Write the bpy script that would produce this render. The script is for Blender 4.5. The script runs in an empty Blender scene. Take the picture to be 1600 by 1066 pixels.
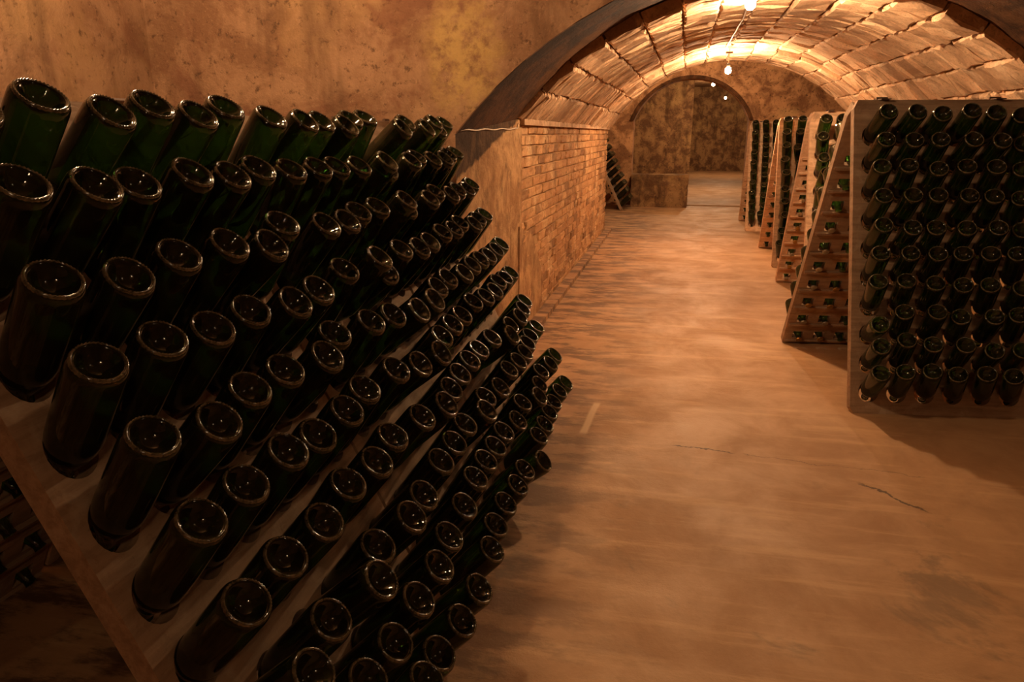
import bpy, bmesh, math, random
from mathutils import Vector, Matrix, Quaternion
random.seed(7)
C = bpy.context.scene.collection
sc = bpy.context.scene
PI = math.pi

# ------------------------------------------------------------------ camera, world, exposure
cam = bpy.data.cameras.new('camera'); cam.lens = 25.875; cam.sensor_width = 36; cam.clip_end = 100
co = bpy.data.objects.new('camera', cam); C.objects.link(co)
co.matrix_world = Matrix(((0.9761012597, -0.0589322069, 0.2091729566, 0),
                          (0.2173162000, 0.2647009353, -0.9395249247, 0),
                          (0, 0.9625281346, 0.2711818397, 1.27), (0, 0, 0, 1)))
sc.camera = co
sc.view_settings.view_transform = 'Standard'; sc.view_settings.look = 'None'
sc.view_settings.gamma = 1; sc.view_settings.use_curve_mapping = False
sc.view_settings.exposure = 0.25
w = bpy.data.worlds.new('world'); sc.world = w; w.use_nodes = True
w.node_tree.nodes['Background'].inputs[0].default_value = (1, .6, .35, 1)
w.node_tree.nodes['Background'].inputs[1].default_value = 0.0
cy = sc.cycles
cy.use_denoising = True; cy.max_bounces = 8; cy.diffuse_bounces = 5; cy.glossy_bounces = 4
cy.transmission_bounces = 8; cy.transparent_max_bounces = 8
cy.caustics_reflective = False; cy.caustics_refractive = False; cy.sample_clamp_indirect = 20.0
WARM = (1.0, .665, .375)
# bare bulbs: (x, y, z), emission strength, drop under the ceiling, radius
LAMPS = [((.33, 4.66, 1.965), 2000, .07, .030), ((.42, 8.3, 1.89), 2200, .17, .032),
         ((-1.5, 1.9, 2.42), 125, .30, .14), ((.9, -1.2, 2.5), 44, .18, .125), ((2.0, 1.5, 2.5), 14, .18, .11),  # chamber globes enlarged for bottle glints; the last one is added for them
         ((.1, 12.2, 2.30), 2400, .40, .032), ((.6, 17.5, 2.30), 3300, .49, .032), ((1.2, 24., 2.3), 2600, .49, .032)]  # unseen bulbs added to brighten the far chambers

# ------------------------------------------------------------------ materials
def mat(name):
    m = bpy.data.materials.new(name); m.use_nodes = True
    nt = m.node_tree; nt.nodes.clear()
    o = nt.nodes.new('ShaderNodeOutputMaterial'); b = nt.nodes.new('ShaderNodeBsdfPrincipled')
    nt.links.new(b.outputs[0], o.inputs[0])
    return m, nt, b
def nd(nt, t, **k):
    n = nt.nodes.new(t)
    for a, v in k.items(): setattr(n, a, v)
    return n
def sock(nt, inp, v):
    if hasattr(v, 'links') or isinstance(v, bpy.types.NodeSocket): nt.links.new(v, inp)
    elif isinstance(v, (tuple, list)) and len(v) == 3 and len(inp.default_value) == 4: inp.default_value = (*v, 1)
    else: inp.default_value = v
def pos(nt):
    return nd(nt, 'ShaderNodeNewGeometry').outputs['Position']
def mapped(nt, v, scale=(1, 1, 1), loc=(0, 0, 0), rot=(0, 0, 0)):
    m = nd(nt, 'ShaderNodeMapping'); nt.links.new(v, m.inputs[0])
    m.inputs['Scale'].default_value = scale; m.inputs['Location'].default_value = loc; m.inputs['Rotation'].default_value = rot
    return m.outputs[0]
def noise(nt, v, s, d=4, r=.55, dist=0.0):
    n = nd(nt, 'ShaderNodeTexNoise'); nt.links.new(v, n.inputs['Vector'])
    n.inputs['Scale'].default_value = s; n.inputs['Detail'].default_value = d
    n.inputs['Roughness'].default_value = r; n.inputs['Distortion'].default_value = dist
    return n.outputs['Fac']
def math_(nt, op, a, b=0.0, c=0.0, clamp=False):
    n = nd(nt, 'ShaderNodeMath', operation=op, use_clamp=clamp)
    for i, v in enumerate((a, b, c)): sock(nt, n.inputs[i], v)
    return n.outputs[0]
def ramp(nt, f, a, b, lo=0.0, hi=1.0):
    n = nd(nt, 'ShaderNodeMapRange'); n.interpolation_type = 'SMOOTHSTEP'
    sock(nt, n.inputs[0], f)
    for i, v in enumerate((a, b, lo, hi)): n.inputs[i + 1].default_value = v
    return n.outputs[0]
def mix(nt, f, a, b, mode='MIX'):
    n = nd(nt, 'ShaderNodeMix', data_type='RGBA', blend_type=mode)
    sock(nt, n.inputs[0], f); sock(nt, n.inputs[6], a); sock(nt, n.inputs[7], b)
    return n.outputs[2]
def bump(nt, b, h, s, d):
    n = nd(nt, 'ShaderNodeBump'); sock(nt, n.inputs['Height'], h)
    n.inputs['Strength'].default_value = s; n.inputs['Distance'].default_value = d
    nt.links.new(n.outputs[0], b.inputs['Normal'])
def xyz(nt, v):
    n = nd(nt, 'ShaderNodeSeparateXYZ'); nt.links.new(v, n.inputs[0]); return n.outputs

def plaster(name, base, dark, yellow, speck=.5, streak=None, stain=False):
    m, nt, b = mat(name); p = pos(nt)
    big = noise(nt, p, 1.3, 5, .6, .3); mid = noise(nt, p, 4.0, 6, .65, .5); fine = noise(nt, p, 60, 4, .7)
    c = mix(nt, ramp(nt, mid, .38, .62), dark, base)
    c = mix(nt, math_(nt, 'MULTIPLY', ramp(nt, big, .52, .66), .75), c, yellow)
    pits = noise(nt, p, 26, 5, .7)
    c = mix(nt, math_(nt, 'MULTIPLY', ramp(nt, pits, .46, .30), speck), c, tuple(x * .3 for x in dark))
    c = mix(nt, math_(nt, 'MULTIPLY', ramp(nt, fine, .55, .75), .35), c, tuple(min(1, x * 1.6) for x in base))
    if stain:
        rust = noise(nt, p, 1.9, 6, .62, .8)
        c = mix(nt, math_(nt, 'MULTIPLY', ramp(nt, rust, .50, .64), .7), c, (.20, .082, .045))
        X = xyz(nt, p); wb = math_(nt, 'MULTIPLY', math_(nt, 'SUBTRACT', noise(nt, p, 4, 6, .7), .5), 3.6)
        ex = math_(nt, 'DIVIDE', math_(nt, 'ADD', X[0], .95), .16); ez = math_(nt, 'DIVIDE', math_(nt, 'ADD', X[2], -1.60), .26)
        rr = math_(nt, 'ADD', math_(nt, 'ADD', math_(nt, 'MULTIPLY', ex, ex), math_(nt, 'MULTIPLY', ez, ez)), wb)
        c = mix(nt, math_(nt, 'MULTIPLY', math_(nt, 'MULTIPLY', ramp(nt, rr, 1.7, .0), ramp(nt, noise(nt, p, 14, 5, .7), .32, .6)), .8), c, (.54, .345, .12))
    if streak:
        s = noise(nt, mapped(nt, p, streak), 3, 4, .6)
        c = mix(nt, math_(nt, 'MULTIPLY', ramp(nt, s, .5, .65), .5), c, tuple(x * .45 for x in dark))
    sock(nt, b.inputs['Base Color'], c); b.inputs['Roughness'].default_value = .92
    b.inputs['Specular IOR Level'].default_value = .2
    bump(nt, b, math_(nt, 'ADD', pits, math_(nt, 'MULTIPLY', fine, .6)), .55, .012)
    return m
M_PLASTER = plaster('ochre_plaster', (.40, .225, .122), (.25, .128, .066), (.43, .25, .115), .75, (1.4, 1.4, .25), True)
M_DARKREND = plaster('dark_render', (.115, .046, .018), (.045, .018, .007), (.15, .068, .028), .8, (4, .5, 4))  # dark brown render; the soffit's shade is put into this colour
M_DARKWALL = plaster('mottled_cellar_wall', (.34, .19, .085), (.13, .063, .03), (.42, .25, .105), .95, (2, 2, .5))
M_CEIL = plaster('dull_ceiling_render', (.25, .145, .08), (.16, .09, .05), (.3, .18, .08))
M_BRIGHTWALL = plaster('orange_rough_wall', (.55, .28, .13), (.22, .10, .045), (.6, .36, .16), .95)

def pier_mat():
    # rendered pier: cast shadow painted dark above a ragged diagonal, bare worn ochre below it
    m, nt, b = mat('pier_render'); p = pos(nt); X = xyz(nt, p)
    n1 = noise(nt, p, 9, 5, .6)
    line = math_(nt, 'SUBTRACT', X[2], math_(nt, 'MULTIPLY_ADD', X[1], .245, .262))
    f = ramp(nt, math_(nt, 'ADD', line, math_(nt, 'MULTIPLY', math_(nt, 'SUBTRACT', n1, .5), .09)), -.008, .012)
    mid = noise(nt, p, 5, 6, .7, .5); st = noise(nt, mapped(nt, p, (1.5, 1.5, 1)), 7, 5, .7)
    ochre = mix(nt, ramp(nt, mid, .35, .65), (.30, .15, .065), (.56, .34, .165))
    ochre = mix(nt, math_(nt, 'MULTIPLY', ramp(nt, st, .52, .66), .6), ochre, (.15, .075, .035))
    shade = mix(nt, ramp(nt, mid, .4, .66), (.05, .025, .013), (.13, .068, .034))  # painted shadow tone, not a coating
    sock(nt, b.inputs['Base Color'], mix(nt, f, ochre, shade)); b.inputs['Roughness'].default_value = .93
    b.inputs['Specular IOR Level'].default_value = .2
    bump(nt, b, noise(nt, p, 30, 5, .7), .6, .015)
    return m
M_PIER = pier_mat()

def brickmat(name, a, b_, dark, pale, whit=.35, left_dark=False):
    m, nt, b = mat(name); p = pos(nt)
    rnd = nd(nt, 'ShaderNodeObjectInfo').outputs['Random']; isl = nd(nt, 'ShaderNodeNewGeometry').outputs['Random Per Island']
    r = math_(nt, 'FRACT', math_(nt, 'ADD', rnd, isl))
    c = mix(nt, r, a, b_)
    r2 = math_(nt, 'FRACT', math_(nt, 'MULTIPLY', r, 7.31))
    c = mix(nt, math_(nt, 'MULTIPLY', ramp(nt, r2, .78, .98), .75), c, dark)
    n = noise(nt, p, 2.2, 5, .65, .6); c = mix(nt, math_(nt, 'MULTIPLY', ramp(nt, n, .50, .68), .8), c, dark)
    n2 = noise(nt, p, 3.1, 6, .7, .4)
    c = mix(nt, math_(nt, 'MULTIPLY', ramp(nt, n2, .52, .66), whit), c, pale)
    f = noise(nt, p, 55, 5, .75); c = mix(nt, math_(nt, 'MULTIPLY', ramp(nt, f, .52, .30), .55), c, tuple(x * .4 for x in dark))
    if left_dark:   # darker noise patches towards the left haunch of the vault
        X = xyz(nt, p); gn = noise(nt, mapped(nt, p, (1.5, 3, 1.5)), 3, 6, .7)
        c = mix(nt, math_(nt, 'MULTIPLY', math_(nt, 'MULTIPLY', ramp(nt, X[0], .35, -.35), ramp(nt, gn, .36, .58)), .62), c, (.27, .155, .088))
    sp = noise(nt, mapped(nt, p, (1, 1, 1), (3, 1, 7)), 7.5, 3, .5)
    c = mix(nt, ramp(nt, sp, .755, .77), c, (.8, .72, .6))
    sock(nt, b.inputs['Base Color'], c); b.inputs['Roughness'].default_value = .9
    b.inputs['Specular IOR Level'].default_value = .25
    bump(nt, b, math_(nt, 'ADD', f, noise(nt, p, 18, 4, .6)), .6, .007)
    return m
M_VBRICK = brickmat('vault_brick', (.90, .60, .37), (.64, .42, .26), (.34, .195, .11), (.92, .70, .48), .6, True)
M_WBRICK = brickmat('wall_brick', (.62, .35, .16), (.46, .23, .10), (.20, .092, .038), (.76, .52, .29), .75)
M_MORTAR = plaster('mortar', (.36, .21, .11), (.18, .10, .05), (.3, .18, .09))
M_WMORTAR = plaster('wall_mortar', (.50, .30, .15), (.30, .16, .075), (.55, .34, .16))

def floor_mat():
    m, nt, b = mat('worn_concrete_floor'); p = pos(nt); X = xyz(nt, p)
    big = noise(nt, p, .55, 5, .6, .4); mid = noise(nt, p, 2.5, 7, .68, .4)
    st = noise(nt, mapped(nt, p, (.5, 4.5, 1)), 2.2, 6, .68)
    fine = noise(nt, p, 70, 4, .7)
    c = mix(nt, ramp(nt, mid, .3, .7), (.36, .192, .090), (.50, .29, .143))
    c = mix(nt, math_(nt, 'MULTIPLY', ramp(nt, st, .5, .68), .55), c, (.60, .37, .19))
    c = mix(nt, math_(nt, 'MULTIPLY', ramp(nt, big, .55, .68), .5), c, (.27, .145, .075))
    # dark damp staining along the left wall
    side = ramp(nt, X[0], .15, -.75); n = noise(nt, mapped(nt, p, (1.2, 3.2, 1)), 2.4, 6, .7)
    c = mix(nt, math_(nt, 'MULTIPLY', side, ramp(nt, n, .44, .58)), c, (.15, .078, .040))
    g = noise(nt, p, 1.6, 6, .7, .6)
    c = mix(nt, math_(nt, 'MULTIPLY', math_(nt, 'MULTIPLY', ramp(nt, g, .56, .66), ramp(nt, X[1], 3.2, 2.2)), .6), c, (.19, .12, .068))
    c = mix(nt, math_(nt, 'MULTIPLY', ramp(nt, fine, .62, .8), .3), c, (.7, .5, .3))
    wob = math_(nt, 'MULTIPLY', math_(nt, 'SUBTRACT', noise(nt, p, 6, 5, .7), .5), .10)
    h = None
    def crack(x0, y0, x1, y1, w, col, amt, c):
        L = math.hypot(x1 - x0, y1 - y0); ux, uy = (x1 - x0) / L, (y1 - y0) / L
        dx = math_(nt, 'SUBTRACT', X[0], x0); dy = math_(nt, 'SUBTRACT', X[1], y0)
        t = math_(nt, 'ADD', math_(nt, 'MULTIPLY', dx, ux), math_(nt, 'MULTIPLY', dy, uy))
        s = math_(nt, 'ADD', math_(nt, 'SUBTRACT', math_(nt, 'MULTIPLY', dy, ux), math_(nt, 'MULTIPLY', dx, uy)), wob if amt < 1.5 else math_(nt, 'MULTIPLY', wob, .15))
        f = math_(nt, 'MULTIPLY', ramp(nt, math_(nt, 'ABSOLUTE', s), w, w * .4), math_(nt, 'MULTIPLY', ramp(nt, t, 0, .05), ramp(nt, t, L, L - .05)))
        return mix(nt, math_(nt, 'MULTIPLY', f, min(amt, 1)), c, col)
    D = (.10, .055, .03); Lc = (.62, .42, .24)
    c = crack(.02, 2.96, .30, 2.93, .006, D, .9, c)
    c = crack(.30, 2.93, 1.0, 2.86, .003, D, .6, c)
    c = crack(.72, 2.77, .93, 2.55, .007, D, .9, c)
    c = crack(-.33, 3.42, -.35, 2.98, .022, Lc, 1.6, c)
    c = crack(1.08, 2.2, 1.12, 2.02, .004, Lc, .7, c)
    sock(nt, b.inputs['Base Color'], c)
    b.inputs['Specular IOR Level'].default_value = .35
    sock(nt, b.inputs['Roughness'], ramp(nt, mid, .3, .7, .75, .55))
    bump(nt, b, math_(nt, 'ADD', math_(nt, 'MULTIPLY', mid, .7), math_(nt, 'MULTIPLY', fine, .25)), .35, .012)
    return m
M_FLOOR = floor_mat()

def wood_mat(name='dusty_grey_wood', k=1.0):
    q = lambda *c: tuple(x * k for x in c)
    m, nt, b = mat(name); tc = nd(nt, 'ShaderNodeTexCoord').outputs['Object']
    g = noise(nt, mapped(nt, tc, (1.5, 14, 14)), 3, 6, .65, .3); p = noise(nt, tc, 11, 6, .7, .5); f = noise(nt, tc, 90, 3, .6)
    c = mix(nt, ramp(nt, g, .3, .7), q(.28, .17, .10), q(.42, .27, .165))
    c = mix(nt, math_(nt, 'MULTIPLY', ramp(nt, p, .5, .68), .55), c, q(.50, .36, .24))
    c = mix(nt, math_(nt, 'MULTIPLY', ramp(nt, p, .44, .3), .6), c, (.22, .125, .07))
    c = mix(nt, math_(nt, 'MULTIPLY', ramp(nt, f, .6, .72), .3), c, (.16, .09, .05))
    sock(nt, b.inputs['Base Color'], c); b.inputs['Roughness'].default_value = .85
    b.inputs['Specular IOR Level'].default_value = .25
    bump(nt, b, math_(nt, 'ADD', g, p), .4, .006)
    return m
M_WOOD = wood_mat()
M_WOODLIT = wood_mat('lamplit_wood', 1.7)  # same wood, lamplight on the farther boards put into the colour
def simple(name, col, rough, metal=0.0, spec=.5):
    m, nt, b = mat(name); p = nd(nt, 'ShaderNodeTexCoord').outputs['Object']
    n = noise(nt, p, 40, 3, .6)
    sock(nt, b.inputs['Base Color'], mix(nt, ramp(nt, n, .35, .65), tuple(x * .75 for x in col), col))
    b.inputs['Roughness'].default_value = rough; b.inputs['Metallic'].default_value = metal
    return m
def glass_mat():
    m, nt, b = mat('green_bottle_glass'); p = nd(nt, 'ShaderNodeTexCoord').outputs['Object']
    dust = noise(nt, p, 16, 5, .65)
    sock(nt, b.inputs['Base Color'], (.022, .088, .011))
    b.inputs['Transmission Weight'].default_value = 1.0; b.inputs['IOR'].default_value = 1.42
    sock(nt, b.inputs['Roughness'], ramp(nt, dust, .45, .75, .02, .09))
    d = nd(nt, 'ShaderNodeBsdfDiffuse'); d.inputs[0].default_value = (.20, .15, .06, 1)
    mx = nd(nt, 'ShaderNodeMixShader'); sock(nt, mx.inputs[0], ramp(nt, dust, .4, .75, .035, .11))
    nt.links.new(b.outputs[0], mx.inputs[1]); nt.links.new(d.outputs[0], mx.inputs[2])
    nt.links.new(mx.outputs[0], nt.nodes['Material Output'].inputs[0])
    return m
M_GLASS = glass_mat()
def ring_mat():
    m, nt, b = mat('worn_glass_ring'); p = nd(nt, 'ShaderNodeTexCoord').outputs['Object']
    n = noise(nt, p, 60, 4, .7)
    sock(nt, b.inputs['Base Color'], mix(nt, ramp(nt, n, .35, .65), (.02, .02, .008), (.15, .11, .06)))
    b.inputs['Roughness'].default_value = .14; b.inputs['Specular IOR Level'].default_value = .9
    return m
M_RING = ring_mat()
M_CAP = simple('gold_crown_cap', (.75, .5, .18), .35, 1.0)
M_CAPS = simple('pale_crown_cap', (.8, .78, .7), .35, 1.0)
M_IRON = simple('rusty_iron', (.16, .09, .055), .7, .6)
M_CABLE = simple('dusty_white_cable', (.62, .45, .3), .6)
M_BLACK = simple('black_bakelite', (.03, .025, .02), .5)
def bulbmat(s):
    m, nt, b = mat('glowing_bulb'); e = nd(nt, 'ShaderNodeEmission'); e.inputs[0].default_value = (*WARM, 1); e.inputs[1].default_value = s
    nt.links.new(e.outputs[0], nt.nodes['Material Output'].inputs[0]); return m

# ------------------------------------------------------------------ helpers
def obj(name, me, m=None, parent=None, smooth=False):
    if isinstance(me, bmesh.types.BMesh):
        bm = me; me = bpy.data.meshes.new(name); bm.to_mesh(me); bm.free()
    if smooth: me.polygons.foreach_set('use_smooth', [True] * len(me.polygons))
    o = bpy.data.objects.new(name, me); C.objects.link(o)
    if m: me.materials.clear(); me.materials.append(m)
    if parent: o.parent = parent
    return o
def mesh(name, v, f):
    me = bpy.data.meshes.new(name); me.from_pydata(v, [], f); me.update(); return me
def tag(o, label=None, cat=None, group=None, kind=None):
    if label: o['label'] = label
    if cat: o['category'] = cat
    if group: o['group'] = group
    if kind: o['kind'] = kind
    return o
def empty(name, loc, rz=0):
    o = bpy.data.objects.new(name, None); C.objects.link(o); o.location = loc; o.rotation_euler = (0, 0, rz)
    o.empty_display_size = .05; return o
def fix(bm):
    bmesh.ops.recalc_face_normals(bm, faces=bm.faces); return bm
def bx(bm, c, s, R=None):
    r = bmesh.ops.create_cube(bm, size=1); M = Matrix.Translation(c) @ (R.to_4x4() if R else Matrix.Identity(4)) @ Matrix.Diagonal((*s, 1))
    bmesh.ops.transform(bm, matrix=M, verts=r['verts']); return r['verts']
def lathe(bm, prof, n, cap=True, bumps=None):
    rings = []
    for k, (r, z) in enumerate(prof):
        if r < 1e-6: rings.append([bm.verts.new((0, 0, z))]); continue
        rings.append([bm.verts.new(((r) * math.cos(2 * PI * i / n), (r) * math.sin(2 * PI * i / n),
                       z + (bumps[k] * (1 if i % 2 else -1) if bumps and k in bumps else 0))) for i in range(n)])
    for a, b in zip(rings, rings[1:]):
        if len(a) == 1: [bm.faces.new((a[0], b[i], b[(i + 1) % n])) for i in range(n)]
        elif len(b) == 1: [bm.faces.new((a[i], a[(i + 1) % n], b[0])[::-1]) for i in range(n)]
        else: [bm.faces.new((a[i], b[i], b[(i + 1) % n], a[(i + 1) % n])) for i in range(n)]
    return rings
def tube(bm, pts, r, n=6):
    rings = []
    for i, p in enumerate(pts):
        p = Vector(p); d = (Vector(pts[min(i + 1, len(pts) - 1)]) - Vector(pts[max(i - 1, 0)])).normalized()
        a = d.orthogonal().normalized(); b = d.cross(a)
        rings.append([bm.verts.new(p + r * (a * math.cos(2 * PI * k / n) + b * math.sin(2 * PI * k / n))) for k in range(n)])
    for a, b in zip(rings, rings[1:]):
        # match ring starts
        best = min(range(n), key=lambda s: sum((a[k].co - b[(k + s) % n].co).length for k in range(n)))
        for k in range(n): bm.faces.new((a[k], a[(k + 1) % n], b[(k + 1 + best) % n], b[(k + best) % n]))
    bm.faces.new(rings[0][::-1]); bm.faces.new(rings[-1])

# ------------------------------------------------------------------ setting
def prof(xc, a, zs, h, n=24, bumpc=0.0):
    R = (a * a + h * h) / (2 * h); zc = zs + h - R; pm = math.asin(min(1, a / R))
    if h > a: pm = PI - pm
    out = []
    for i in range(n + 1):
        p = -pm + 2 * pm * i / n
        x = xc + R * math.sin(p); out.append((x, zc + R * math.cos(p) + bumpc * math.exp(-((x - xc) / .3) ** 2)))
    return out
YF, YR, YE = 3.28, 4.42, 10.0
def vault(y):
    t = (y - YR) / (YE - YR); t = max(-.2, min(1.05, t))
    drop = .045 if y > 8.48 else 0.0
    return dict(xc=.50 + .07 * t, a=1.445 + .065 * t, zs=1.345 - .01 * t - drop * .3, h=.665 + .20 * t - drop)
def vpt(y, s, off=0.0):
    q = vault(y); a, h = q['a'], q['h']; R = (a * a + h * h) / (2 * h); zc = q['zs'] + h - R; pm = math.asin(a / R)
    p = -pm + 2 * pm * s
    x = q['xc'] + R * math.sin(p); b = .065 * math.exp(-((x - q['xc']) / .3) ** 2) * max(0, 1 - (y - YR) / 1.2)
    nrm = Vector((math.sin(p), 0, math.cos(p)))
    return Vector((x, y, zc + R * math.cos(p) + b)) + nrm * off, nrm, 2 * pm * R

def arch_wall(name, y, pf, x0, x1, z1, m, thick, jag=0):
    bm = bmesh.new()
    def q(a, b, c, d): bm.faces.new([bm.verts.new(v) for v in (a, b, c, d)])
    for yy in (y, y + thick):
        xl, xr = pf[0][0], pf[-1][0]
        q((x0, yy, 0), (xl, yy, 0), (xl, yy, z1), (x0, yy, z1)); q((xr, yy, 0), (x1, yy, 0), (x1, yy, z1), (xr, yy, z1))
        for (xa, za), (xb, zb) in zip(pf, pf[1:]): q((xa, yy, za), (xb, yy, zb), (xb, yy, z1), (xa, yy, z1))
    for (xa, za), (xb, zb) in zip([(pf[0][0], 0)] + pf, pf + [(pf[-1][0], 0)]): q((xa, y, za), (xa, y + thick, za), (xb, y + thick, zb), (xb, y, zb))
    bmesh.ops.remove_doubles(bm, verts=bm.verts, dist=1e-5); fix(bm)
    return tag(obj(name, bm, m), kind='structure')

PFACE = prof(.50, 1.49, 1.27, .70)
def plane(name, v, m, n=1):
    return tag(obj(name, mesh(name, v, [tuple(range(len(v)))]), m), kind='structure')
# floor in two levels with a low kerb line between them
bm = bmesh.new(); bx(bm, (.8, 5.4, -.05), (7.6, 17.2, .1)); tag(obj('floor', bm, M_FLOOR), kind='structure')
bm = bmesh.new(); bx(bm, (.8, 21.5, -.035), (7.6, 15.0, .11)); tag(obj('floor', bm, M_FLOOR), kind='structure')
# the wide front chamber around the camera
bm = bmesh.new(); bx(bm, (-2.55, .15, 1.4), (.1, 6.3, 2.8)); tag(obj('wall_left', bm, M_PLASTER), kind='structure')
bm = bmesh.new(); bx(bm, (3.65, .15, 1.4), (.1, 6.3, 2.8)); tag(obj('wall_right', bm, M_PLASTER), kind='structure')
bm = bmesh.new(); bx(bm, (.55, -3.05, 1.4), (6.3, .1, 2.8)); tag(obj('wall_back', bm, M_PLASTER), kind='structure')
bm = bmesh.new(); bx(bm, (.55, .15, 2.85), (6.3, 6.5, .1)); tag(obj('ceiling', bm, M_CEIL), kind='structure')
arch_wall('wall_front', YF, PFACE, -2.5, 3.6, 2.8, M_PLASTER, .02)
# soffit of the opening: dark brown render with its shade put into the colour
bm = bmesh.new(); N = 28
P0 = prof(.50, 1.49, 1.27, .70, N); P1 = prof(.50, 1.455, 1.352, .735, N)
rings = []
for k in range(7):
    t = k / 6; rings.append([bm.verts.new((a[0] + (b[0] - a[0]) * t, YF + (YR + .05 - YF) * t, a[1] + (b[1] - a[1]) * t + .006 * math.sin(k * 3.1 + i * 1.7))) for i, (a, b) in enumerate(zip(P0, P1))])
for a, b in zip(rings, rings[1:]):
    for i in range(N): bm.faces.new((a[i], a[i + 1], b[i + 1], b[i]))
tag(obj('ceiling', bm, M_DARKREND, smooth=True), kind='structure')
for sx, nm in ((-1, 'wall_left'), (1, 'wall_right')):
    bm = bmesh.new()
    xa = .5 + sx * 1.49; xb = .5 + sx * 1.445
    v = [(xa, YF, 0), (xb, YR + .1, 0), (xb, YR + .1, 1.36), (xa, YF, 1.27), (xa + sx * .3, YF + .02, 0), (xb + sx * .35, YR + .1, 0), (xb + sx * .35, YR + .1, 1.36), (xa + sx * .3, YF + .02, 1.27)]
    o = obj(nm, mesh(nm, v, [(0, 1, 2, 3), (4, 7, 6, 5), (0, 3, 7, 4), (1, 5, 6, 2), (3, 2, 6, 7), (0, 4, 5, 1)]), M_PIER if sx < 0 else M_DARKREND)
    tag(o, kind='structure')

# brick pieces: a few rough shapes shared by all bricks, local size 1 x 1 x 1, top face towards the room
def brick_mesh(seed):
    rr = random.Random(seed); v = []; f = []
    for z, k in ((0, .5), (.82, .495)):
        for x, y in ((-k, -k), (k, -k), (k, k), (-k, k)): v.append((x + rr.uniform(-.02, .01), y + rr.uniform(-.02, .01), z + (rr.uniform(-.06, .06) if z else 0)))
    for j in range(3):
        for i in range(3):
            kx = .44 if i != 1 else .5
            v.append(((i - 1) * .44 + rr.uniform(-.035, .035), (j - 1) * .44 + rr.uniform(-.035, .035), 1 + rr.uniform(-.16, .1)))
    f += [(0, 1, 5, 4), (1, 2, 6, 5), (2, 3, 7, 6), (3, 0, 4, 7)]
    g = lambda i, j: 8 + j * 3 + i
    for j in range(2):
        for i in range(2): f.append((g(i, j), g(i + 1, j), g(i + 1, j + 1), g(i, j + 1)))
    f += [(4, 5, g(2, 0), g(1, 0), g(0, 0)), (5, 6, g(2, 2), g(2, 1), g(2, 0)), (6, 7, g(0, 2), g(1, 2), g(2, 2)), (7, 4, g(0, 0), g(0, 1), g(0, 2))]
    return v, f
BV = [brick_mesh(s) for s in range(8)]
def lay(parent, name, mats, m, stuffname):
    """mats: matrices of bricks, nearest first; 300 single ones, the rest joined"""
    ms = [mesh(name, *b) for b in BV]
    for a in ms: a.materials.append(m)
    for k, M in enumerate(mats[:300]):
        o = bpy.data.objects.new(name, ms[k % 8]); C.objects.link(o); o.parent = parent; o.matrix_world = M
    V = []; F = []
    for k, M in enumerate(mats[300:]):
        v, f = BV[k % 8]; b = len(V); V += [tuple(M @ Vector(p)) for p in v]; F += [tuple(b + i for i in q) for q in f]
    if V: tag(obj(stuffname, mesh(stuffname, V, F), m, parent), kind='stuff')
# vault shell
bm = bmesh.new(); ys = [YR + .02 + (YE - YR - .03) * k / 16 for k in range(17)]; rings = []
for y in ys: rings.append([bm.verts.new(vpt(y, i / 30, .02)[0]) for i in range(31)])
for a, b in zip(rings, rings[1:]):
    for i in range(30): bm.faces.new((a[i], a[i + 1], b[i + 1], b[i]))
outer = [[bm.verts.new(vpt(y, i / 30, .30)[0]) for i in range(31)] for y in (ys[0], ys[-1])]
for R_, O_ in ((rings[0], outer[0]), (rings[-1], outer[1])):
    for i in range(30): bm.faces.new((R_[i], R_[i + 1], O_[i + 1], O_[i]))
for i in range(30): bm.faces.new((outer[0][i], outer[0][i + 1], outer[1][i + 1], outer[1][i]))
fix(bm); vs = tag(obj('ceiling', bm, M_MORTAR), kind='structure')
NC = 15; rows = []
for c in range(NC):
    y = YR - random.uniform(0, .05)
    while y < YE - .05:
        L = random.choice((.06, .075, .075, .10, .12, .16, .22) if c < 8 else (.10, .14, .20, .26, .32)); L = min(L, YE - y)
        if y < 8.48 < y + L: L = 8.48 - y + .02
        s = (c + .5) / NC; p, nrm, arc = vpt(y + L / 2, s)
        p2 = vpt(min(y + L, YE), s)[0]; p1 = vpt(y, s)[0] if not (y > 8.44 and y < 8.5) else vpt(y + L / 2, s)[0] - Vector((0, L / 2, 0))
        ydir = Vector((0, 1, (p2.z - p1.z) / max(L, .01) if abs(p2.z - p1.z) < .05 * L * 10 and L > .06 else 0)).normalized()
        up = -nrm; xdir = ydir.cross(up).normalized(); up = xdir.cross(ydir).normalized()
        th = .062 + (random.uniform(-.010, .014) if c < 8 else random.uniform(-.006, .012))
        R = Matrix((xdir, ydir, up)).transposed() @ Matrix.Rotation(random.gauss(0, .018), 3, 'Y') @ Matrix.Rotation(random.gauss(0, .03), 3, 'X') @ Matrix.Rotation(random.gauss(0, .02), 3, 'Z')
        M = Matrix.Translation(p + nrm * (.055)) @ R.to_4x4() @ Matrix.Diagonal((arc / NC - random.uniform(.004, .009), L - random.uniform(.006, .011), th, 1))
        rows.append((y, M)); y += L
rows.sort(key=lambda a: a[0])
lay(vs, 'brick', [m for _, m in rows], M_VBRICK, 'brickwork')

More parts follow.
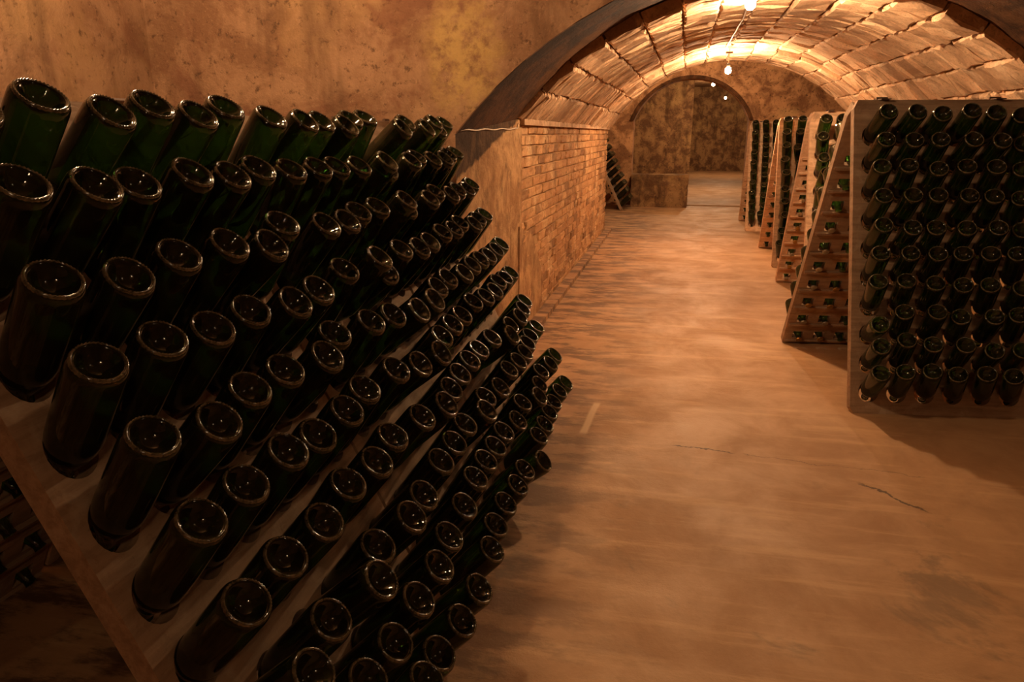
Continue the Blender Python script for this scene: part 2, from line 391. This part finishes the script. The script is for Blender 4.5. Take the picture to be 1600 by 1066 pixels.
# brick side wall of the aisle
XW = -.945
bm = bmesh.new(); bx(bm, (XW - .164, (YR + .1 + YE) / 2, .68), (.30, YE - YR - .1, 1.36)); wl = tag(obj('wall_left', bm, M_WMORTAR), kind='structure')
RW = Matrix(((0, 0, 1), (1, 0, 0), (0, 1, 0)))   # local x -> Y, y -> Z, z -> +X
rows = []; CH = .0665
for c in range(20):
    y = YR + .08 + (.0 if c % 2 else .12) + (c % 3) * .01
    if c % 2 == 0: rows.append((YR, Matrix.Translation((XW - .03, YR + .14, (c + .5) * CH)) @ RW.to_4x4() @ Matrix.Diagonal((.11, CH - .01, .03, 1))))
    while y < YE - .06:
        L = min(.245 + random.uniform(-.012, .012), YE - y)
        th = .030 + random.uniform(-.006, .004)
        M = Matrix.Translation((XW - .03, y + L / 2, (c + .5) * CH)) @ (RW @ Matrix.Rotation(random.gauss(0, .02), 3, 'X') @ Matrix.Rotation(random.gauss(0, .012), 3, 'Y')).to_4x4() @ Matrix.Diagonal((L - .010, CH - random.uniform(.007, .012), th, 1))
        if not (y < 5.1 and c < 9 and random.random() < .75 - (y - YR) * .9):   # lower near corner is rendered over
            rows.append((y, M))
        y += L
rows.sort(key=lambda a: a[0])
lay(wl, 'brick', [m for _, m in rows], M_WBRICK, 'brickwork')
# smeared render over the lower near corner of the brick wall
v = []; f = []; pts = [(YR + .02, 0), (5.15, 0), (5.3, .25), (5.0, .5), (4.85, .62), (4.6, .68), (YR + .02, .72)]
for x in (XW - .01, XW + .004):
    v += [(x, y, z) for y, z in pts]
n = len(pts); f = [tuple(range(n, 2 * n)), tuple(range(n))[::-1]] + [(i, (i + 1) % n, n + (i + 1) % n, n + i) for i in range(n)]
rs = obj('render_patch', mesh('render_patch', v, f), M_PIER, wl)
# springing ledge, floor kerb, right-hand aisle wall
bm = bmesh.new(); bx(bm, (XW + .002, (YR + YE) / 2 + .02, 1.338), (.05, YE - YR - .06, .035)); tag(obj('trim_1', bm, M_VBRICK), kind='structure')
bm = bmesh.new(); bx(bm, (XW + .045, (3.35 + YE) / 2 + .08, .018), (.085, YE - 3.35, .036)); bmesh.ops.bevel(bm, geom=bm.edges[:], offset=.008, segments=1); tag(obj('trim_2', bm, M_FLOOR), kind='structure')
bm = bmesh.new(); bx(bm, (2.16, (YR + .1 + YE) / 2, .68), (.34, YE - YR - .1, 1.36)); tag(obj('wall_right', bm, M_WMORTAR), kind='structure')

# cross chamber and end walls behind the vault
bm = bmesh.new()
q = vault(YE); pf = [(vpt(YE, i / 30, .28)[0].x, vpt(YE, i / 30, .28)[0].z) for i in range(31)]
bm.free()
arch_wall('wall_front', YE, [(-1.1, .0)] + [(p[0], max(p[1], .0)) for p in pf] + [(2.3, 0)], -3.0, 4.6, 3.0, M_DARKWALL, .02)
bm = bmesh.new(); bx(bm, (-2.6, 12.1, 1.4), (.1, 4.1, 2.8)); tag(obj('wall_left', bm, M_DARKWALL), kind='structure')
bm = bmesh.new(); bx(bm, (4.5, 12.1, 1.4), (.1, 4.1, 2.8)); tag(obj('wall_right', bm, M_DARKWALL), kind='structure')
bm = bmesh.new(); bx(bm, (.8, 12.1, 2.75), (7.6, 4.3, .1)); tag(obj('ceiling', bm, M_DARKWALL), kind='structure')
A2 = prof(.13, 1.0, 1.50, .70, 24)
arch_wall('wall_front', 14.05, A2, -2.6, 4.5, 2.8, M_BRIGHTWALL, .35)
bm = bmesh.new(); bx(bm, (-1.65, 19.95, 1.4), (3.76, .3, 2.8)); tag(obj('wall_front', bm, M_DARKWALL), kind='structure')
bm = bmesh.new(); bx(bm, (.7, 27.3, 1.4), (7.4, .3, 2.8)); tag(obj('wall_front', bm, M_DARKWALL), kind='structure')
bm = bmesh.new(); bx(bm, (3.9, 20.6, 1.4), (.1, 13.4, 2.8)); tag(obj('wall_right', bm, M_DARKWALL), kind='structure')
bm = bmesh.new(); bx(bm, (-2.95, 20.6, 1.4), (.1, 13.4, 2.8)); tag(obj('wall_left', bm, M_DARKWALL), kind='structure')
bm = bmesh.new(); bx(bm, (.6, 20.8, 2.85), (7.2, 13.6, .1)); tag(obj('ceiling', bm, M_DARKWALL), kind='structure')
# dark arched opening in the far wall: projecting rib round its head
bm = bmesh.new(); A3 = prof(.13, 1.0, 1.50, .70, 24); A4 = prof(.13, 1.06, 1.50, .76, 24)
for i in range(24):
    a = [A3[i], A3[i + 1], A4[i + 1], A4[i]]
    f0 = [bm.verts.new((x, 14.04, z)) for x, z in a]; f1 = [bm.verts.new((x, 14.0, z)) for x, z in a]
    bm.faces.new(f1)
    for k in range(4): bm.faces.new((f0[k], f0[(k + 1) % 4], f1[(k + 1) % 4], f1[k]))
bmesh.ops.remove_doubles(bm, verts=bm.verts, dist=1e-5); fix(bm); tag(obj('trim_3', bm, M_DARKREND), kind='structure')
# low rough stone block standing before the opening
bm = bmesh.new(); bx(bm, (-.345, 14.2, .285), (.99, .42, .57)); bmesh.ops.subdivide_edges(bm, edges=bm.edges[:], cuts=5, use_grid_fill=True)
for v_ in bm.verts: v_.co += Vector([random.uniform(-.009, .009) for _ in range(3)]) if v_.co.z > .02 else Vector((0, 0, 0))
bmesh.ops.translate(bm, vec=(0, -.38, 0), verts=bm.verts)
tag(obj('stone_block', bm, M_DARKWALL), 'low rough stone block standing on the floor at the far end of the aisle', 'block')

# ------------------------------------------------------------------ bottles
PROF = [(0, -.026), (.010, -.0245), (.020, -.018), (.027, -.009), (.0315, -.0025), (.0345, 0), (.0375, -.0008), (.0405, -.0035), (.0428, -.009), (.0434, -.018), (.0434, -.10), (.0432, -.165),
        (.0415, -.183), (.036, -.203), (.0275, -.222), (.0205, -.238), (.0165, -.252), (.0148, -.266), (.0146, -.270), (.0172, -.272), (.0174, -.279), (.0150, -.281), (0, -.281)]
bm = bmesh.new(); lathe(bm, PROF, 64, bumps={5: .0006, 6: .0009, 7: .0006}); fix(bm)
ME_BOTTLE = bpy.data.meshes.new('wine_bottle'); bm.to_mesh(ME_BOTTLE); bm.free(); ME_BOTTLE.materials.append(M_GLASS)
ME_BOTTLE.polygons.foreach_set('use_smooth', [True] * len(ME_BOTTLE.polygons))
LOWP = [PROF[i] for i in (0, 2, 4, 5, 7, 9, 11, 13, 15, 17, 20, 22)]
bm = bmesh.new(); lathe(bm, LOWP, 16); fix(bm); lv = [v.co.copy() for v in bm.verts]; lf = [[v.index for v in f.verts] for f in bm.faces]; bm.free()
bm = bmesh.new(); lathe(bm, [(.0345, -.001), (.037, .0012), (.040, -.002)], 16); fix(bm)
NB0 = len(lf); lf += [[v.index + len(lv) for v in f.verts] for f in bm.faces]; lv += [v.co.copy() for v in bm.verts]; bm.free()
bm = bmesh.new(); lathe(bm, [(0, -.2845), (.0135, -.2845), (.0182, -.2835), (.0186, -.277), (.0182, -.2755)], 20, bumps={4: .0012}); fix(bm)
ME_CAP = bpy.data.meshes.new('crown_cap'); bm.to_mesh(ME_CAP); bm.free(); ME_CAP.materials.append(M_CAP)
ME_CAP2 = ME_CAP.copy(); ME_CAP2.materials.clear(); ME_CAP2.materials.append(M_CAPS)

# knurled ring round the base: a band of fine beads, worn and dusty
NB = 84; bm = bmesh.new(); rr = []
for k, (r, z) in enumerate([(.0343, -.0012), (.0352, .0004), (.0368, .0012), (.0384, .0004), (.0396, -.0016), (.0400, -.0035)]):
    am = (0, .5, 1, 1, .8, 0)[k] * .0011
    rr.append([bm.verts.new((r * math.cos(2 * PI * i / NB), r * math.sin(2 * PI * i / NB), z + am * (1 if i % 2 else -1))) for i in range(NB)])
for a, b in zip(rr, rr[1:]):
    for i in range(NB): bm.faces.new((a[i], b[i], b[(i + 1) % NB], a[(i + 1) % NB]))
fix(bm); ME_RING = bpy.data.meshes.new('knurled_ring'); bm.to_mesh(ME_RING); bm.free(); ME_RING.materials.append(M_RING)
ME_RING.polygons.foreach_set('use_smooth', [True] * len(ME_RING.polygons))

def bottle_matrix(h, ax, L):
    q = Vector((0, 0, 1)).rotation_difference(ax)
    return Matrix.Translation(h + ax * L) @ q.to_matrix().to_4x4() @ Matrix.Rotation(random.uniform(0, 6.28), 4, 'Z')
def add_bottle(h, ax, L, label, group, cap=False):
    o = bpy.data.objects.new('wine_bottle', ME_BOTTLE); C.objects.link(o); o.matrix_world = bottle_matrix(h, ax, L)
    tag(o, label, 'bottle', group)
    c = bpy.data.objects.new('knurled_ring', ME_RING); C.objects.link(c); c.parent = o
    c = bpy.data.objects.new('crown_cap', ME_CAP2 if random.random() < .4 else ME_CAP); C.objects.link(c); c.parent = o
    return o
MASS_V = []; MASS_F = []; MASS_N = []
def add_mass(h, ax, L):
    MASS_N.append(len(MASS_F))
    M = bottle_matrix(h, ax, L); b = len(MASS_V); MASS_V.extend(tuple(M @ p) for p in lv); MASS_F.extend(tuple(b + i for i in f) for f in lf)

# ------------------------------------------------------------------ riddling racks
ORD = ['top', 'second', 'third', 'fourth', 'fifth', 'sixth', 'seventh', 'eighth', 'ninth', 'bottom']
ORC = ['first', 'second', 'third', 'fourth', 'fifth', 'sixth']
TH = .042
def board_mesh(name, Wd, Hs, t0, u0, cs, rear=False, wood=None):
    """board in its own plane: x across, z up the slant, front face at y=0, back at y=TH"""
    bm = bmesh.new(); NP = 24; seen = {}
    def V(x, y, z):
        k = (round(x, 5), round(y, 5), round(z, 5))
        if k not in seen: seen[k] = bm.verts.new((x, y, z))
        return seen[k]
    ts = [t0 + (9 - i) * .135 for i in range(10)]
    def cell(xa, xb, za, zb, cx, cz):
        outs = []
        for k in range(NP):
            s = k / (NP / 4); e = int(s); f = s - e
            x, z = [(xa + (xb - xa) * f, za), (xb, za + (zb - za) * f), (xb - (xb - xa) * f, zb), (xa, zb - (zb - za) * f)][e]
            if xa < 1e-4 and x < 1e-4 and (z < 1e-4 or z > Hs - 1e-4): x, z = .018, z    # clipped corners
            if xb > Wd - 1e-4 and x > Wd - 1e-4 and (z < 1e-4 or z > Hs - 1e-4): x = Wd - .018
            outs.append((x, z))
        def hole(a, b, dz, sq):
            r = []
            for k in range(NP):
                an = -3 * PI / 4 + 2 * PI * k / NP
                cxx, szz = math.cos(an), math.sin(an); m_ = max(abs(cxx), abs(szz))
                g = (1 - sq) + sq / m_ * .92
                r.append((cx + a * cxx * g, cz + dz + b * szz * g))
            return r
        if rear: hf, hb = hole(.0455, .050, 0, 0), hole(.034, .030, -.016, 1)
        else: hf, hb = hole(.0460, .0505, -.001, 0), hole(.030, .034, -.017, .4)
        for k in range(NP):
            n = (k + 1) % NP
            bm.faces.new((V(outs[k][0], 0, outs[k][1]), V(outs[n][0], 0, outs[n][1]), V(hf[n][0], 0, hf[n][1]), V(hf[k][0], 0, hf[k][1])))
            bm.faces.new((V(hb[k][0], TH, hb[k][1]), V(hb[n][0], TH, hb[n][1]), V(outs[n][0], TH, outs[n][1]), V(outs[k][0], TH, outs[k][1])))
            bm.faces.new((V(hf[k][0], 0, hf[k][1]), V(hf[n][0], 0, hf[n][1]), V(hb[n][0], TH, hb[n][1]), V(hb[k][0], TH, hb[k][1])))
            (xk, zk), (xn, zn) = outs[k], outs[n]
            ed = lambda a, b, v: abs(a - v) < .0185 and abs(b - v) < .0185
            if (xa < 1e-4 and ed(xk, xn, 0)) or (xb > Wd - 1e-4 and ed(xk, xn, Wd)) or (za < 1e-4 and ed(zk, zn, 0)) or (zb > Hs - 1e-4 and ed(zk, zn, Hs)):
                bm.faces.new((V(xn, 0, zn), V(xk, 0, zk), V(xk, TH, zk), V(xn, TH, zn)))
    for i in range(10):
        za = 0 if i == 9 else ts[i] - .0675; zb = Hs if i == 0 else ts[i] + .0675
        for j in range(6):
            cx = u0 + j * cs; xa = 0 if j == 0 else cx - cs / 2; xb = Wd if j == 5 else cx + cs / 2
            cell(xa, xb, za, zb, cx, ts[i])
    if rear:   # ledges that carry the necks on the inner face
        for i in range(10):
            vs_ = bx(bm, (Wd / 2, TH + .007, ts[i] - .058), (Wd - .02, .014, .012))
            for v_ in vs_: v_.co.z += random.uniform(-.003, .003); v_.co.y += random.uniform(0, .003)
    fix(bm); me = bpy.data.meshes.new(name); bm.to_mesh(me); bm.free(); me.materials.append(wood or M_WOOD); return me

def rack(base, yaw, lean, t0, u0, cs, Hs, rlean, label, group, bott, rear_show, right, near_label, side, wood=None):
    """base: floor point under the near/left lower corner; yaw: direction of the width"""
    Wd = 2 * u0 + 5 * cs
    root = empty('riddling_rack', (base[0], base[1], 0), yaw); tag(root, label, 'rack', group)
    fb = obj('front_board', board_mesh('front_board', Wd, Hs, t0, u0, cs, False, wood), None, root); fb.rotation_euler = (-lean, 0, 0)
    top = Vector((0, math.sin(lean) * Hs, math.cos(lean) * Hs))
    Hr = top.z / math.cos(rlean) - .01
    rb = obj('rear_board', board_mesh('rear_board', Wd, Hr, t0, u0, cs, True, wood), None, root)
    # rear board: outer face turned away; its top meets the front board's back
    ry = top.y + TH * 1.02 + TH + math.sin(rlean) * Hr
    MR = Matrix.Translation((Wd, ry, 0.003)) @ Matrix.Rotation(PI, 4, 'Z') @ Matrix.Rotation(-rlean, 4, 'X')
    rb.matrix_local = MR
    for x in (.14, Wd - .14):
        bm = bmesh.new(); bx(bm, (0, 0, 0), (.045, .12, .005)); tube(bm, [(-.026, 0, .004), (.026, 0, .004)], .007)
        h = obj('hinge', fix(bm), M_IRON, root); h.location = (x, top.y + TH * .9, top.z + .003)
    Rm = Matrix.Rotation(yaw, 4, 'Z'); O = Vector((base[0], base[1], 0))
    for i in range(10):
        for j in range(6):
            t = t0 + (9 - i) * .135
            h = O + Rm @ Vector((u0 + j * cs, math.sin(lean) * t, math.cos(lean) * t))
            b = bott(i, j)
            if b is None: continue
            ax = Vector((b[0] / 1000, b[1] / 1000, 0)); ax.z = math.sqrt(max(.01, 1 - ax.length_squared)); ax.normalize(); L = b[2] / 1000
            if b[3] == 'mass': add_mass(h, ax, L)
            else:
                e = ('from its near end' if side == 'left' else 'from the aisle side')
                add_bottle(h, ax, L, b[3] if len(b[3]) > 3 else '%s bottle in the %s, %s row, %s %s' % ('dark green', near_label, ORD[i], ORC[j], e), 'bottles in the ' + near_label)
    # bottles of the rear board, pointing away
    for i in range(10):
        for j in range(6):
            k = rear_show(i, j)
            if not k: continue
            t = t0 + (9 - i) * .135
            # column j counts from the left as seen from the front
            pl = MR @ Vector((Wd - (u0 + j * cs), 0, t)); h = O + Rm @ pl
            ax = (Rm @ Vector((random.gauss(0, .03), .70 + random.gauss(0, .02), .70))).normalized()
            if k == 'mass': add_mass(h, ax, .2)
            else: add_bottle(h, ax, random.uniform(.195, .21), 'bottle neck poking through the %s, rear board %s row, %s from the aisle side' % (near_label, ORD[i], ORC[j]) if False else 'neck poking inside %s, rear board, %s row, %s from aisle' % (near_label, ORD[i], ORC[j]), 'bottles in the rear board of the ' + near_label)
    return root

# ------------------------------------------------------------------ where each bottle points (axis x, y in thousandths, length out of the board in mm)
LEFT=[{"o":[-1.0836,0.8925,1.1596],"yaw":-0.0057,"b":[[[661,-109,199],[611,-112,214],[686,-74,204],[619,-114,211],[667,-103,202],[581,-145,209]],[[617,-94,215],[664,-70,211],[620,-148,199],[636,-89,214],[665,-94,207],[606,-129,207]],[[586,-182,200],[671,-152,192],[633,-135,201],[665,-90,209],[743,-76,203],[563,-153,205]],[[562,-190,201],[582,-159,203],[628,-165,195],[611,-164,196],[702,-115,199],[673,-141,195]],[[563,-129,210],[685,-114,203],[602,-138,203],[606,-145,201],[698,-99,207],[536,-166,200]],[[599,-129,205],[593,-137,204],[601,-110,209],[632,-161,196],[630,-139,200],[574,-159,197]],[[632,-142,202],[615,-145,201],[642,-133,203],[576,-118,207],[622,-119,206],[566,-126,205]],[[731,-52,222],[643,-94,210],[740,-35,231],[598,-143,200],[676,-96,212],[655,-148,199]],[[650,-110,210],[635,-68,214],[669,-112,209],[658,-84,214],[666,-81,216],[613,-100,209]],[[610,-129,199],[628,-133,205],[594,-2,226],[607,-113,205],[660,-120,208],[677,-112,211]]]},{"o":[-1.0898,1.6962,1.1465],"yaw":0.0058,"b":[[[614,-117,211],[681,-69,217],[647,-102,210],[703,-73,212],[550,-154,207],[514,-164,209]],[[568,-155,204],[592,-135,207],[576,-151,202],[615,-127,205],[686,-54,231],[643,-175,180]],[[652,-107,207],[662,-114,203],[566,-155,201],[580,-137,205],[673,-55,234],[654,-169,182]],[[572,-132,208],[657,-33,235],[744,-186,180],[610,-117,208],[679,-105,207],[657,-119,203]],[[605,-128,204],[667,-125,201],[773,-91,210],[777,-81,215],[675,-117,204],[650,-117,205]],[[616,-127,204],[726,-125,202],[780,-100,212],[654,-134,199],[627,-134,200],[615,-140,198]],[[641,-117,206],[730,-93,216],[667,-131,202],[626,-137,200],[603,-130,202],[596,-131,201]],[[597,-130,202],[597,-132,201],[573,-127,202],[680,-87,218],[581,-140,198],[663,-128,203]],[[607,-125,203],[554,-85,213],[555,-97,210],[571,-117,204],[569,-123,202],[655,-116,208]],[[651,-103,211],[588,-123,202],[582,-117,203],[621,-109,208],[626,-125,204],[771,-129,219]]]},{"o":[-1.088,2.4743,1.1456],"yaw":0.0145,"b":[[[741,-54,220],[621,-110,214],[742,-53,224],[681,-65,233],[691,-106,202],[588,-122,214]],[[634,-108,211],[545,-149,205],[635,-115,208],[664,-99,212],[568,-134,208],[538,-141,209]],[[659,-106,209],[567,-130,209],[675,-104,208],[630,-115,208],[659,-111,207],[582,-128,207]],[[588,-129,206],[614,-123,206],[553,-135,206],[671,-112,205],[610,-131,201],[592,-133,202]],[[690,-119,202],[661,-118,204],[661,-117,205],[680,-118,203],[674,-111,207],[639,-115,208]],[[552,-140,201],[622,-125,203],[646,-122,204],[567,-126,205],[597,-137,199],[594,-140,197]],[[603,-134,200],[769,-103,216],[687,-137,198],[711,-114,209],[666,-122,204],[599,-138,198]],[[593,-118,206],[639,-115,207],[649,-120,206],[601,-130,201],[563,-147,194],[566,-126,202]],[[567,-130,200],[726,-113,215],[666,-132,203],[585,-122,203],[656,-107,212],[657,-107,213]],[[583,-131,199],[600,-137,198],[588,-135,198],[590,-140,196],[601,-124,202],[642,-120,206]]]}]
RIGHT=[{"base":[0.85,3.52],"rot":0.1303,"lean":0.3025,"t0":0.1049,"b":[[[118,-826,198],[111,-833,198],[36,-852,189],[23,-821,196],[-72,-829,187],[-146,-848,180]],[[71,-810,200],[52,-817,199],[-10,-806,197],[57,-813,202],[32,-825,198],[-121,-836,183]],[[-16,-774,204],[-62,-761,205],[-42,-798,198],[-72,-764,203],[-76,-769,202],[-149,-780,193]],[[27,-774,207],[27,-766,210],[-55,-755,207],[-23,-764,207],[-112,-754,202],[-169,-763,195]],[[32,-766,209],[28,-795,204],[-81,-781,199],[-59,-788,200],[-33,-781,203],[-141,-788,193]],[[-23,-743,211],[-10,-741,212],[-50,-739,210],[-127,-721,208],[-166,-707,207],[-216,-687,206]],[[-65,-716,213],[-86,-700,215],[-85,-725,210],[-121,-736,205],[-172,-718,204],[-124,-762,199]],[[-9,-878,192],[-113,-710,211],[-51,-711,215],[-162,-747,200],[-88,-752,204],[-186,-702,204]],[[15,-780,206],[-61,-690,217],[-118,-731,206],[-65,-737,208],[-82,-799,198],[-116,-777,198]],[[6,-738,212],[-80,-709,212],[-127,-683,212],[-201,-701,204],[-211,-678,206],[-265,-687,200]]]},{"base":[0.925,5.52],"rot":0.03,"lean":0.32,"t0":0.1049,"b":[[[-31,-786,199],[-110,-768,200],[-74,-760,211],[-51,-744,200],[-76,-777,203],[-48,-779,205]],[[-113,-753,204],[-66,-779,200],[-73,-743,201],[-85,-757,209],[-70,-766,207],[-55,-754,196]],[[-62,-802,195],[-63,-753,206],[-81,-787,202],[-83,-755,211],[-68,-765,212],[-73,-777,209]],[[36,-735,216],[-109,-772,200],[-78,-764,208],[-109,-748,209],[-51,-738,204],[-37,-760,210]],[[-93,-726,212],[-146,-701,215],[-105,-779,203],[-48,-750,200],[-32,-763,207],[-63,-763,209]],[[-69,-713,215],[-216,-688,215],[-29,-759,210],[-72,-738,201],[-54,-751,204],[-98,-758,198]],[[-54,-698,219],[-64,-761,201],[-66,-748,201],[-82,-789,212],[-79,-771,204],[-59,-764,206]],[[-69,-674,224],[-54,-768,207],[-26,-765,199],[-68,-741,207],[-64,-770,205],[-55,-761,203]],[[-70,-653,228],[-70,-754,208],[-80,-745,206],[-56,-753,211],[-82,-761,202],[-101,-751,206]],[[-73,-651,227],[-70,-762,203],[-79,-741,211],[-51,-758,208],[-75,-753,209],[-76,-779,208]]]},{"base":[0.935,7.55],"rot":0.0,"lean":0.32,"t0":0.1049,"b":[[[-122,-699,221],[-93,-691,224],[-65,-745,208],[-82,-747,204],[-71,-746,204],[-87,-760,199]],[[-143,-664,230],[-157,-655,232],[-66,-754,206],[-81,-759,205],[-47,-765,207],[-69,-743,216]],[[-126,-658,232],[-230,-671,223],[-66,-757,213],[-87,-745,206],[-80,-766,205],[-69,-782,207]],[[-161,-654,231],[-70,-743,204],[-34,-759,201],[-68,-783,209],[-87,-748,206],[-79,-777,203]],[[-80,-651,235],[-70,-752,205],[-84,-728,203],[-69,-765,206],[-64,-754,206],[-53,-736,204]],[[-97,-706,217],[-70,-758,203],[-81,-745,198],[-28,-760,206],[-46,-755,206],[-72,-763,206]],[[-76,-671,227],[-82,-745,200],[-32,-780,213],[-55,-751,209],[-54,-757,207],[-12,-755,205]],[[-46,-665,229],[-77,-769,201],[-73,-726,201],[-54,-731,207],[-57,-730,202],[-68,-767,194]],[[-134,-703,215],[-80,-764,202],[-70,-769,205],[-14,-755,203],[-41,-753,208],[-63,-759,196]],[[-189,-650,226],[-53,-769,201],[-45,-751,212],[-58,-752,203],[-48,-773,211],[-80,-755,204]]]},{"base":[0.905,10.45],"rot":0.0,"lean":0.32,"t0":0.1049,"b":[[[-170,-661,233],[-151,-658,234],[-138,-657,235],[-53,-748,212],[-22,-761,205],[-61,-729,206]],[[-167,-660,232],[-91,-772,205],[-86,-767,211],[-91,-735,203],[-87,-771,207],[-40,-780,204]],[[-146,-656,234],[-69,-761,202],[-36,-753,205],[-84,-759,205],[-114,-770,200],[-65,-751,215]],[[-159,-656,232],[-61,-742,205],[-90,-778,212],[-49,-751,207],[-48,-768,210],[-29,-784,201]],[[-164,-656,232],[-71,-758,208],[-87,-778,199],[-51,-732,204],[-101,-782,197],[-62,-768,203]],[[-141,-652,233],[-60,-748,207],[-67,-775,199],[-89,-758,208],[-70,-754,198],[-72,-758,204]],[[-156,-653,232],[-56,-750,210],[-75,-749,202],[-37,-766,210],[-75,-744,208],[-89,-777,207]],[[-174,-654,230],[-61,-772,211],[-91,-769,208],[-60,-768,206],[-70,-786,199],[-75,-746,208]],[[-146,-649,232],[-28,-753,203],[-85,-749,207],[-42,-764,208],[-53,-740,200],[-77,-767,206]],[[-126,-646,232],[-194,-657,227],[-80,-740,206],[-54,-753,200],[-59,-761,206],[-44,-777,200]]]}]
CL = .1246; LEAN_L = .4485
LN = [('nearest left rack', 'nearest A-frame wooden riddling rack on the left, full of upturned bottles, cut by frame'),
      ('middle left rack', 'middle of three A-frame wooden riddling racks along the left side'),
      ('third left rack', 'A-frame wooden riddling rack on the left standing against the plaster wall')]
for k, r in enumerate(LEFT):
    yaw = PI / 2 + r['yaw']; o = Vector(r['o']); t = o.z / math.cos(LEAN_L); u0 = .0745
    t0 = t - 9 * .135
    base = o - Matrix.Rotation(yaw, 3, 'Z') @ Vector((u0, math.sin(LEAN_L) * t, 0))
    def bott(i, j, r=r, k=k):
        b = r['b'][i][j]
        if k == 0 and (i, j) in ((9, 0), (9, 1), (8, 0)): return None
        lab = ''
        if k == 1 and i == 9 and j == 5: lab = 'loosely tilted bottle sticking out over the floor, bottom row of middle left rack'
        return (*b, lab)
    rack((base.x, base.y), yaw, LEAN_L, t0, u0, CL, t0 + 9 * .135 + .19, .43, LN[k][1], 'riddling racks along the left side', bott,
         (lambda i, j: 'mass'), False, LN[k][0], 'left')
RN = [('nearest right rack', 'nearest A-frame riddling rack on the right, full of bottles, cut by frame', 1.0),
      ('second right rack', 'second A-frame riddling rack on the right, pale sunlit-looking board with bright green bottles', 1.0),
      ('third right rack', 'third A-frame riddling rack on the right, mostly hidden behind the second', 1.0),
      ('farthest right rack', 'farthest A-frame riddling rack on the right, three bottle columns showing', 1.0)]
REARY = [4.80, 6.86, 8.95, 11.75]
for k, r in enumerate(RIGHT):
    lean = r['lean']; Hs = 1.425 / math.cos(lean)
    ap = r['base'][1] + math.sin(lean) * Hs; rl = math.atan((REARY[k] - ap - .09) / 1.42)
    def bott(i, j, r=r, k=k):
        b = r['b'][i][j]
        single = k == 0 or (k == 1 and j < 2) or (k == 2 and (j == 0 or (j == 1 and i < 3)))
        return (*b, '' if single else 'mass')
    def rs(i, j, k=k):
        if k == 0: return 'one' if (j == 0 and i > 2) or (j == 1 and i > 5) else 'mass'
        if k == 1: return 'one' if (j == 0) or (j == 1 and i > 1) else 'mass'
        if k == 2: return 'mass' if j < 2 else None
        return 'mass' if j < 1 else None
    lab = RN[k][1].replace('pale sunlit-looking board with', 'lamplit-toned board with')
    rack(r['base'], r['rot'], lean, r['t0'], .083, .126, Hs, rl, lab, 'riddling racks across the right side', bott, rs, True, RN[k][0], 'right', M_WOODLIT if k else None)
# small rack at the far left, beyond the brick wall
rack((-.93, 12.95), PI / 2, .4485, .09, .083, .126, 1.62, .43, 'distant riddling rack beyond the end of the brick wall on the left', 'riddling racks beyond the brick wall',
     lambda i, j: (730 + random.randint(-25, 25), random.randint(-40, 40), 203, 'mass'), lambda i, j: None, False, 'distant rack', 'left')
mo = obj('wine_bottles', mesh('wine_bottles', MASS_V, MASS_F), M_GLASS, smooth=True)
mo.data.materials.append(M_RING)
for k0 in MASS_N:
    for k in range(k0 + NB0, k0 + len(lf)): mo.data.polygons[k].material_index = 1
tag(mo, 'mass of dark bottles filling the farthest racks and the hidden columns', 'bottles', kind='stuff')

# ------------------------------------------------------------------ lamps and cables
LL = ['bare glowing bulb at the near rim of the brick vault', 'bare glowing bulb hanging farther inside the brick vault',
      'bulb on the front chamber ceiling above the left racks', 'globe on the front chamber ceiling behind the camera', 'unseen globe added above the right side for bottle glints',
      'added fill bulb in the cross chamber beyond the brick vault', 'added fill bulb behind the far arched opening', 'added fill bulb before the last wall']
for (p, s, dr, rad), lab in zip(LAMPS, LL):
    e = empty('hanging_bulb', p); tag(e, lab, 'lamp')  # the last four are added bulbs
    bm = bmesh.new(); bmesh.ops.create_icosphere(bm, subdivisions=2, radius=rad)
    for v_ in bm.verts:
        if v_.co.z > 0 and rad < .05: v_.co.z *= 1.25
    b = obj('bulb', bm, bulbmat(s), e, True)
    bm = bmesh.new(); q_ = rad * 1.2 if rad < .05 else rad + .006; lathe(bm, [(0, q_ - .008), (.015, q_ - .008), (.018, q_), (.017, q_ + .035), (.008, q_ + .042), (0, q_ + .042)], 14); fix(bm); obj('socket', bm, M_BLACK, e, True)
    if dr > .1:
        bm = bmesh.new(); tube(bm, [(0, 0, rad * 1.2 + .04), (0, 0, dr)], .003); obj('flex', bm, M_CABLE, e)
    bm = bmesh.new(); bx(bm, (0, 0, dr + .004), (.07, .07, .02)); bmesh.ops.bevel(bm, geom=bm.edges[:], offset=.006, segments=1); obj('junction_box', bm, M_IRON, e)
pts = []
for k in range(23):
    y = 4.6 + k * (8.3 - 4.6) / 22; s = .45
    pp = vpt(y, .452, -.022)[0]; pts.append((pp.x + .002 * math.sin(k * 1.3), y, pp.z))
bm = bmesh.new(); tube(bm, pts, .007); tag(obj('cable', bm, M_CABLE), 'pale electric cable run along the crown of the brick vault between two bulbs', 'cable')
pts = [(XW + .012, 3.34 + k * .055, 1.285 + .003 * math.sin(k * 1.1) + .0007 * k) for k in range(20)] + [(XW + .012, 4.42, 1.33)]
pts = [(.5 - 1.49 + (1.49 - 1.445) * (y - YF) / (YR + .1 - YF) + .005, y, z) for _, y, z in pts]
bm = bmesh.new(); tube(bm, pts, .004); tag(obj('cable', bm, M_CABLE), 'thin pale cable pinned along the dark pier above the left racks', 'cable')
